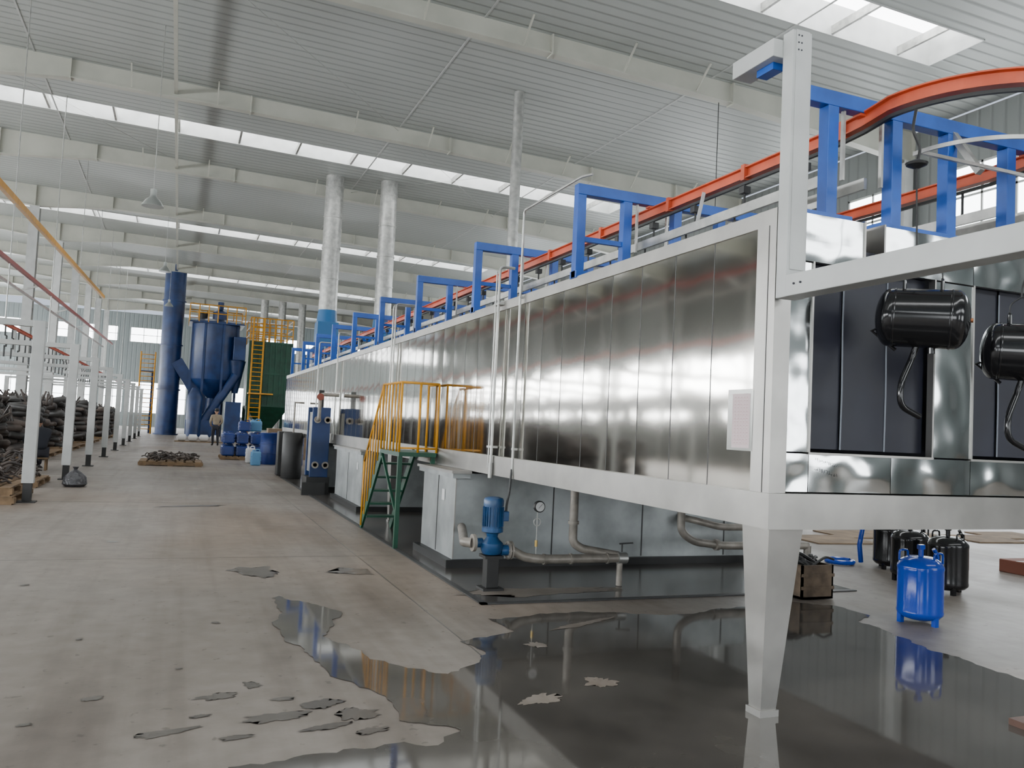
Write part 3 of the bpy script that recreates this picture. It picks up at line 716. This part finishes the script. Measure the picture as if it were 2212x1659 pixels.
for k_ in range(2):
    for i in range(3):
        for j in range(3):
            if k_==1 and random.random()<.25: continue
            jerry(b,1.45+i*.45,29.7+j*.42,.13+k_*.42,.4,.36,.40,blue_drum)
jerry(b,1.95,29.8,.97,.4,.36,.4,blue_drum); jerry(b,2.35,30.2,.97,.4,.36,.45,ltblue)
b.done()
def drum(name,x,y,r,h,m):
    b=B(name); b.lathe((x,y,0),(0,0,1),[(0,r*.94),(.03,r),(h*.33,r),(h*.34,r*1.04),(h*.36,r*1.04),(h*.37,r),(h*.64,r),(h*.65,r*1.04),(h*.67,r*1.04),(h*.68,r),(h*.95,r),(h*.97,r*1.05),(h,r*1.05),(h,r*.9),(h*.98,r*.88)],m,24)
    b.cyl((x+r*.5,y,h*.98),(x+r*.5,y,h*1.01),r*.12,m,10); b.done()
drum('blue_plastic_drum',2.80,27.6,.31,1.0,blue_drum); drum('blue_plastic_drum',3.5,27.3,.31,1.0,blue_drum); drum('blue_plastic_drum',3.2,28.3,.31,1.0,blue_drum)
b=B('water_jug'); jerry(b,2.15,26.6,0,.3,.28,.5,ltblue); b.done()
b=B('water_jug'); jerry(b,2.1,27.9,0,.3,.28,.55,paperw); b.done()
b=B('cardboard_carton_stack'); b.box(3.0,3.7,31,31.8,0,.6,card,.01); b.box(3.05,3.6,31.1,31.7,.6,1.1,card,.01); b.box(2.99,3.71,31.35,31.43,.3,.31,paperw); b.box(3.75,4.5,31,31.8,0,.8,card,.01); b.done()
b=B('chemical_dosing_barrel')
b.lathe((2.70,21.3,0.01),(0,0,1),[(0,.24),(.02,.25),(1.1,.25),(1.14,.22)],blackm,20); b.box(2.45,2.85,22.2,22.6,0.01,1.15,blackm,.02); b.tube([(2.70,21.3,1.1),(2.70,21.3,1.9),(2.93,21.3,1.9)],.025,pipe_m,8)
b.done()
b=B('white_sack_pile')
for i in range(4): b.lathe((-.0+i*.55,47.2,.22),(1,0,0),[(0,.05),(.08,.18),(.42,.18),(.5,.05)],paperw,12)
b.box(-.1,2.3,46.8,47.6,0,.04,wood)
b.done()
def scrap(b,x0,x1,y0,y1,z0,z1,n,m=rust):
    for i in range(n):
        x=random.uniform(x0,x1);y=random.uniform(y0,y1);z=random.uniform(z0,z1); a=random.uniform(0,math.pi); L=random.uniform(.12,.3)
        d=V((math.cos(a)*L,math.sin(a)*L,random.uniform(-.05,.08)))
        b.tube(fillet([V((x,y,z)),V((x,y,z))+d*.6+V((0,0,.05)),V((x,y,z))+d],.04,2),random.uniform(.012,.03),m,6)
b=B('scrap_pallet'); pallet(b,-.95,.75,25.2,26.8,0); scrap(b,-.7,.45,25.4,26.5,.14,.3,110,rust); b.done()
b=B('scrap_pallet'); pallet(b,-3.7,-2.2,14.4,16.2,0); pallet(b,-3.65,-2.25,14.5,16.1,.125); scrap(b,-3.5,-2.5,14.7,15.9,.27,.5,130); b.done()
b=B('scrap_pallet'); pallet(b,-3.6,-2.3,17.4,19.0,0); scrap(b,-3.5,-2.5,17.5,18.8,.14,.6,130); b.done()
b=B('plastic_bag')
b.lathe((-1.75,17.9,0),(0,0,1),[(0,.16),(.05,.22),(.18,.2),(.28,.1),(.33,.03),(.38,.06)],M('bag_grey',(.05,.05,.055),.3,bump=(12,.8,.05)),14)
b.done()
b=B('stacked_cylinder_parts')
for (x0,x1,y0,y1,h) in ((-6.4,-3.5,20.3,24.4,1.4),(-6.4,-3.4,26.5,31,1.85),(-6.2,-3.3,32,37,1.8),(-6.0,-3.3,38.5,43,1.8),(-5.8,-3.2,46,54,1.7)):
    pallet(b,x0,x1,y0,y1,0)
    rows=int((h-.15)/.2)
    for k_ in range(rows):
        yy=y0+.15+(k_%2)*.13
        while yy<y1-.2:
            xx=x0+.1
            while xx<x1-.6:
                if random.random()<1-.35*(k_/rows)**2:
                    L=random.uniform(.35,.62); r=random.uniform(.07,.13); j=random.uniform(-.08,.08)
                    b.lathe((xx+j,yy+random.uniform(-.06,.06),.25+k_*.2+random.uniform(-.03,.05)),(1,random.uniform(-.6,.6),random.uniform(-.25,.25)),[(0,.02),(.03,r*.8),(.07,r),(L-.07,r),(L-.03,r*.8),(L,.02)],rust if random.random()<.5 else darkpart,8)
                xx+=.62
            yy+=.27
    for i in range(60):
        xx=random.uniform(x0+.3,x1-.3); yy=random.uniform(y0+.2,y1-.2); b.tube([(xx,yy,h-.3),(xx+random.uniform(-.3,.3),yy+random.uniform(-.2,.2),h+random.uniform(-.1,.15))],.025,rust,5)
b.done()
# ------------------------------------------------------------------ left portal line & conveyor
b=B('white_portal_frame')
for y in (14.84,19.6,24.3,29.2,34.2,39.2,44,49,54):
    for x in (-2.1,-7.4):
        b.box(x-.085,x+.085,y-.07,y+.07,.30,2.84,white,.006); b.box(x-.06,x+.06,y-.06,y+.06,.02,.30,blackm); b.box(x-.13,x+.13,y-.12,y+.12,0,.02,blackm)
    b.box(-7.48,-2.0,y-.06,y+.06,2.74,2.84,white,.006)
    b.box(-4.04,-3.96,y-.04,y+.04,2.84,3.40,white)
b.done()
b=B('floor_chain_conveyor')
b.sweep([(-4,12,3.45),(-4,70,3.45)],I_prof,orange,smooth=False)
y=12.3
while y<56:
    b.tube([(-4,y,3.4),(-4,y,3.18),(-4,y+.22,3.18),(-4,y+.22,2.92),(-4,y+.02,2.92),(-4,y+.02,2.66)],.02,blackm,5); y+=.9
for y in (16,23,30,37,44,51,58,65): b.tube([(-4,y,3.45),(-4,y,zc(-4)-.005)],.015,galv,5)
b.sweep([(-4,10,6.0),(-4,48,7.35)],[(-.05,-.08),(.05,-.08),(.05,.08),(-.05,.08)],yellow,smooth=False)
b.sweep([(-4,10,4.75),(-4,56,5.5)],[(-.035,-.05),(.035,-.05),(.035,.05),(-.035,.05)],M('red_rail',(.3,.04,.035),.4),smooth=False)
b.sweep([(-4.5,10,4.55),(-4.5,56,5.3)],[(-.03,-.03),(.03,-.03),(.03,.03),(-.03,.03)],galv,smooth=False)
for y in (14,21,28,35,42): b.beam((-4.5,y,4.62+.0163*(y-10)),(-4,y,4.8+.0163*(y-10)),.05,.05,galv)
b.done()
lampglass=M('lamp_glass',(.25,.27,.28),.2)
def lamp(x,y,z):
    b=B('high_bay_lamp')
    b.lathe((x,y,z),(0,0,1),[(0,.27),(.03,.265),(.16,.18),(.24,.09),(.30,.07),(.44,.08),(.46,.04)],lampg,24)
    b.lathe((x,y,z+.02),(0,0,1),[(0,.23),(.01,.23)],lampglass,20)
    b.tube([(x,y,z+.45),(x,y,zc(x)-.005)],.010,galv,6); b.done()
lamp(-.95,23.0,6.75); lamp(-1.0,41.5,8.0); lamp(-1.0,57.5,8.3)
b=B('high_bay_lamp'); b.tube([(12.9,18.3,10.5),(12.9,18.3,3.2)],.012,blackm,6); b.lathe((12.9,18.3,2.9),(0,0,1),[(0,.27),(.16,.18),(.24,.09),(.34,.04)],lampg,20); b.done()
# ------------------------------------------------------------------ right floor items
def bottle(name,x,y,m,h=.56,r=.19,rot=0):
    b=B(name)
    b.lathe((x,y,.035),(0,0,1),[(0,r*.5),(.02,r*.85),(.05,r),(.07,r*1.02),(.09,r),(h-.16,r),(h-.14,r*1.02),(h-.12,r),(h-.08,r*.86),(h-.05,r*.6),(h-.045,.03)],m,32)
    for a in (0,120,240):
        t=math.radians(a+rot); p=V((x+r*.85*math.cos(t),y+r*.85*math.sin(t),0)); b.box(p.x-.02,p.x+.02,p.y-.02,p.y+.02,0,.09,m)
    b.cyl((x,y,h-.02),(x,y,h+.06),.022,m,12); b.box(x-.03,x+.03,y-.02,y+.02,h+.05,h+.09,m,.005)
    for s_ in (-1,1):
        t=math.radians(rot+90); d=V((math.cos(t),math.sin(t),0))*s_
        p=V((x,y,h-.06))+d*r*.75
        b.tube(fillet([p-V((-.05,0,0)),p+V((.05,0,.09)),p+V((-.05,0,.09)),p-V((.05,0,0))],.03,3),.009,m,8)
    b.tube(fillet([(x+r*.9,y,h-.12),(x+r*1.1,y,h-.02),(x+r*.8,y,h+.05)],.03,3),.016,m,8)
    b.done()
bottle('blue_gas_cylinder',6.04,5.38,blue_bottle,.58,.185,30)
bottle('black_gas_cylinder_standing',7.62,6.45,black,.60,.20); bottle('black_gas_cylinder_standing',7.80,7.1,black,.58,.20,40); bottle('black_gas_cylinder_standing',8.30,7.85,black,.58,.20,80)
b=B('blue_air_hose')
hx,hy=8.12,8.12
b.tube([(hx-.02,hy,.035),(hx-.05,hy,.25),(hx,hy,.5),(hx+.12,hy,.63),(hx+.25,hy,.55),(hx+.30,hy,.35),(hx+.27,hy,.035)],.03,blue_bottle,10)
b.tube([tuple(p) for p in arc((hx-.25,hy+.12,.035),.16,0,340,20)],.03,blue_bottle,8); b.done()
b=B('open_wooden_crate')
x0,x1,y0,y1=5.62,6.0,6.36,6.62
for (a,c,d,e) in ((x0,x1,y0,y0+.02),(x0,x1,y1-.02,y1),(x0,x0+.02,y0,y1),(x1-.02,x1,y0,y1)): b.box(a,c,d,e,.008,.33,box_m)
b.box(x0,x1,y0,y1,.008,.03,box_m); scrap(b,x0+.1,x1-.12,y0+.06,y1-.08,.28,.34,25,blackm)
for z in (.1,.22): b.box(x0-.008,x1+.008,y0-.008,y0,z,z+.03,box_m)
b.done()
b=B('flattened_cardboard')
for i in range(8):
    x=9+i*1.1; y=10.2+random.uniform(-.4,.5); b.hexa([(x,y,.002),(x+1.1,y-.1,.002),(x+1.2,y+.8,.002),(x+.1,y+.9,.002),(x,y,.02),(x+1.1,y-.1,.02),(x+1.2,y+.8,.03),(x+.1,y+.9,.02)],card)
b.done()
b=B('red_carton'); b.box(9.75,10.4,7.0,7.5,0,.16,M('red_carton_board',(.20,.07,.045),.7),.01); b.box(9.75,10.4,7.23,7.27,.16,.162,paperw); b.done()
b=B('wood_plank_offcut')
b.box(4.3,5.2,3.0,3.12,.004,.04,plank); b.box(4.36,5.2,3.16,3.28,.004,.04,plank); b.box(4.6,4.7,2.98,3.3,.04,.06,plank)
b.done()
# ------------------------------------------------------------------ people
def skinned(name,verts,edges,radii,m,parent,root=0):
    me=bpy.data.meshes.new(name); me.from_pydata([V(v) for v in verts],edges,[]); ob=bpy.data.objects.new(name,me); bpy.context.collection.objects.link(ob)
    sk=ob.modifiers.new('skin','SKIN'); sk.use_smooth_shade=True
    for i,r_ in enumerate(radii):
        me.skin_vertices[0].data[i].radius=(r_,r_) if not isinstance(r_,tuple) else r_
    me.skin_vertices[0].data[root].use_root=True
    ss=ob.modifiers.new('sub','SUBSURF'); ss.levels=2; ss.render_levels=2
    me.materials.append(m); ob.parent=parent; return ob
lips=M('lips',(.3,.12,.1),.5)
def person(name,loc,rotz,J,top,legs,sc=1.0):
    e=bpy.data.objects.new(name,None); bpy.context.collection.objects.link(e); e.location=loc; e.rotation_euler=(0,0,rotz); e.scale=(sc,sc,sc)
    skinned('trousers',[J['pel'],J['hl'],J['kl'],J['al'],J['hr'],J['kr'],J['ar']],[(0,1),(1,2),(2,3),(0,4),(4,5),(5,6)],[.13,.105,.075,.055,.105,.075,.055],legs,e)
    for s_ in 'lr': skinned('shoe_'+s_,[J['a'+s_],J['f'+s_]],[(0,1)],[.055,.045],blackm,e)
    skinned('jacket',[J['pel']+V((0,0,.04)),J['waist'],J['chest'],J['neck'],J['sl'],J['el'],J['wl'],J['sr'],J['er'],J['wr']],[(0,1),(1,2),(2,3),(2,4),(4,5),(5,6),(2,7),(7,8),(8,9)],[(.17,.13),(.16,.12),(.18,.13),.07,.085,.06,.045,.085,.06,.045],top,e)
    for s_ in 'lr':
        w_=J['w'+s_]; d=(w_-J['e'+s_]).normalized(); side=d.cross(V((0,1,0.1))).normalized()
        hv=[w_,w_+d*.05]; he=[(0,1)]; hr=[.026,.032]
        for k_ in range(4):
            o=side*(-.025+.017*k_); i0=len(hv); hv+= [w_+d*.09+o,w_+d*(.125+.01*(k_ in(1,2)))+o,w_+d*(.155+.012*(k_ in(1,2)))+o+V((0,.012,0))]; he+=[(1,i0),(i0,i0+1),(i0+1,i0+2)]; hr+=[.010,.009,.008]
        i0=len(hv); hv+=[w_+d*.04-side*.04,w_+d*.08-side*.05]; he+=[(0,i0),(i0,i0+1)]; hr+=[.012,.009]
        skinned('hand_'+s_,hv,he,hr,skin,e)
    hd=J['head']; hb=B('head')
    hb.lathe(hd-V((0,0,.20)),(0,0,1),[(0,.055),(.08,.055),(.10,.062),(.13,.078),(.17,.085),(.22,.088),(.26,.083),(.30,.06),(.32,.02)],skin,20)
    hb.lathe(hd+V((0,-.008,-.035)),(0,0,1),[(0,.07),(.03,.094),(.09,.099),(.13,.09),(.16,.06),(.172,.01)],hair,20)
    fy=V((0,1,0))
    hb.lathe(hd+fy*.075+V((0,0,-.03)),fy,[(0,.014),(.02,.010),(.03,.004)],skin,8)
    for s_ in (-1,1):
        hb.lathe(hd+fy*.074+V((s_*.03,0,.0)),fy,[(0,.010),(.006,.006)],inkd,8)
        hb.lathe(hd+V((s_*.083,0,-.03)),(s_,0,0),[(0,.022),(.012,.024),(.016,.012)],skin,10)
    hb.box(hd.x-.022,hd.x+.022,hd.y+.076,hd.y+.082,hd.z-.075,hd.z-.068,lips)
    h_=hb.done(); h_.parent=e
    return e
W=lambda *a:V(a)
stand=dict(pel=W(0,0,.95),hl=W(-.10,0,.88),kl=W(-.11,.06,.50),al=W(-.11,-.02,.09),fl=W(-.12,.13,.045),hr=W(.10,0,.88),kr=W(.11,.02,.50),ar=W(.11,-.12,.10),fr=W(.13,.03,.045),waist=W(0,0,1.12),chest=W(0,.01,1.36),neck=W(0,.01,1.52),
 sl=W(-.20,0,1.43),el=W(-.27,-.02,1.16),wl=W(-.20,.18,1.02),sr=W(.20,0,1.43),er=W(.27,-.02,1.16),wr=W(.20,.18,1.02),head=W(0,.02,1.68))
person('worker_standing',(1.72,42.3,0),.15,stand,jacket,trouser,1.0)
sit=dict(pel=W(0,0,.42),hl=W(-.10,.05,.42),kl=W(-.15,.42,.50),al=W(-.14,.40,.10),fl=W(-.15,.55,.045),hr=W(.10,.05,.42),kr=W(.15,.42,.50),ar=W(.14,.38,.10),fr=W(.15,.53,.045),waist=W(0,.03,.60),chest=W(0,.12,.84),neck=W(0,.18,.99),
 sl=W(-.20,.12,.91),el=W(-.25,.30,.68),wl=W(-.12,.48,.60),sr=W(.20,.12,.91),er=W(.25,.30,.68),wr=W(.12,.48,.60),head=W(0,.24,1.13))
person('worker_seated',(-2.95,22.3,0),.5,sit,coat,trouser)
b=B('low_stool')
b.box(-3.13,-2.77,22.13,22.43,.27,.30,wood)
for x in (-3.11,-2.83):
    for y in (22.15,22.37): b.box(x,x+.04,y,y+.04,0,.27,wood)
b.done()
# ------------------------------------------------------------------ world
w=bpy.data.worlds.new('world'); scene.world=w; w.use_nodes=True
w.node_tree.nodes['Background'].inputs[0].default_value=(.75,.85,1,1); w.node_tree.nodes['Background'].inputs[1].default_value=1.0
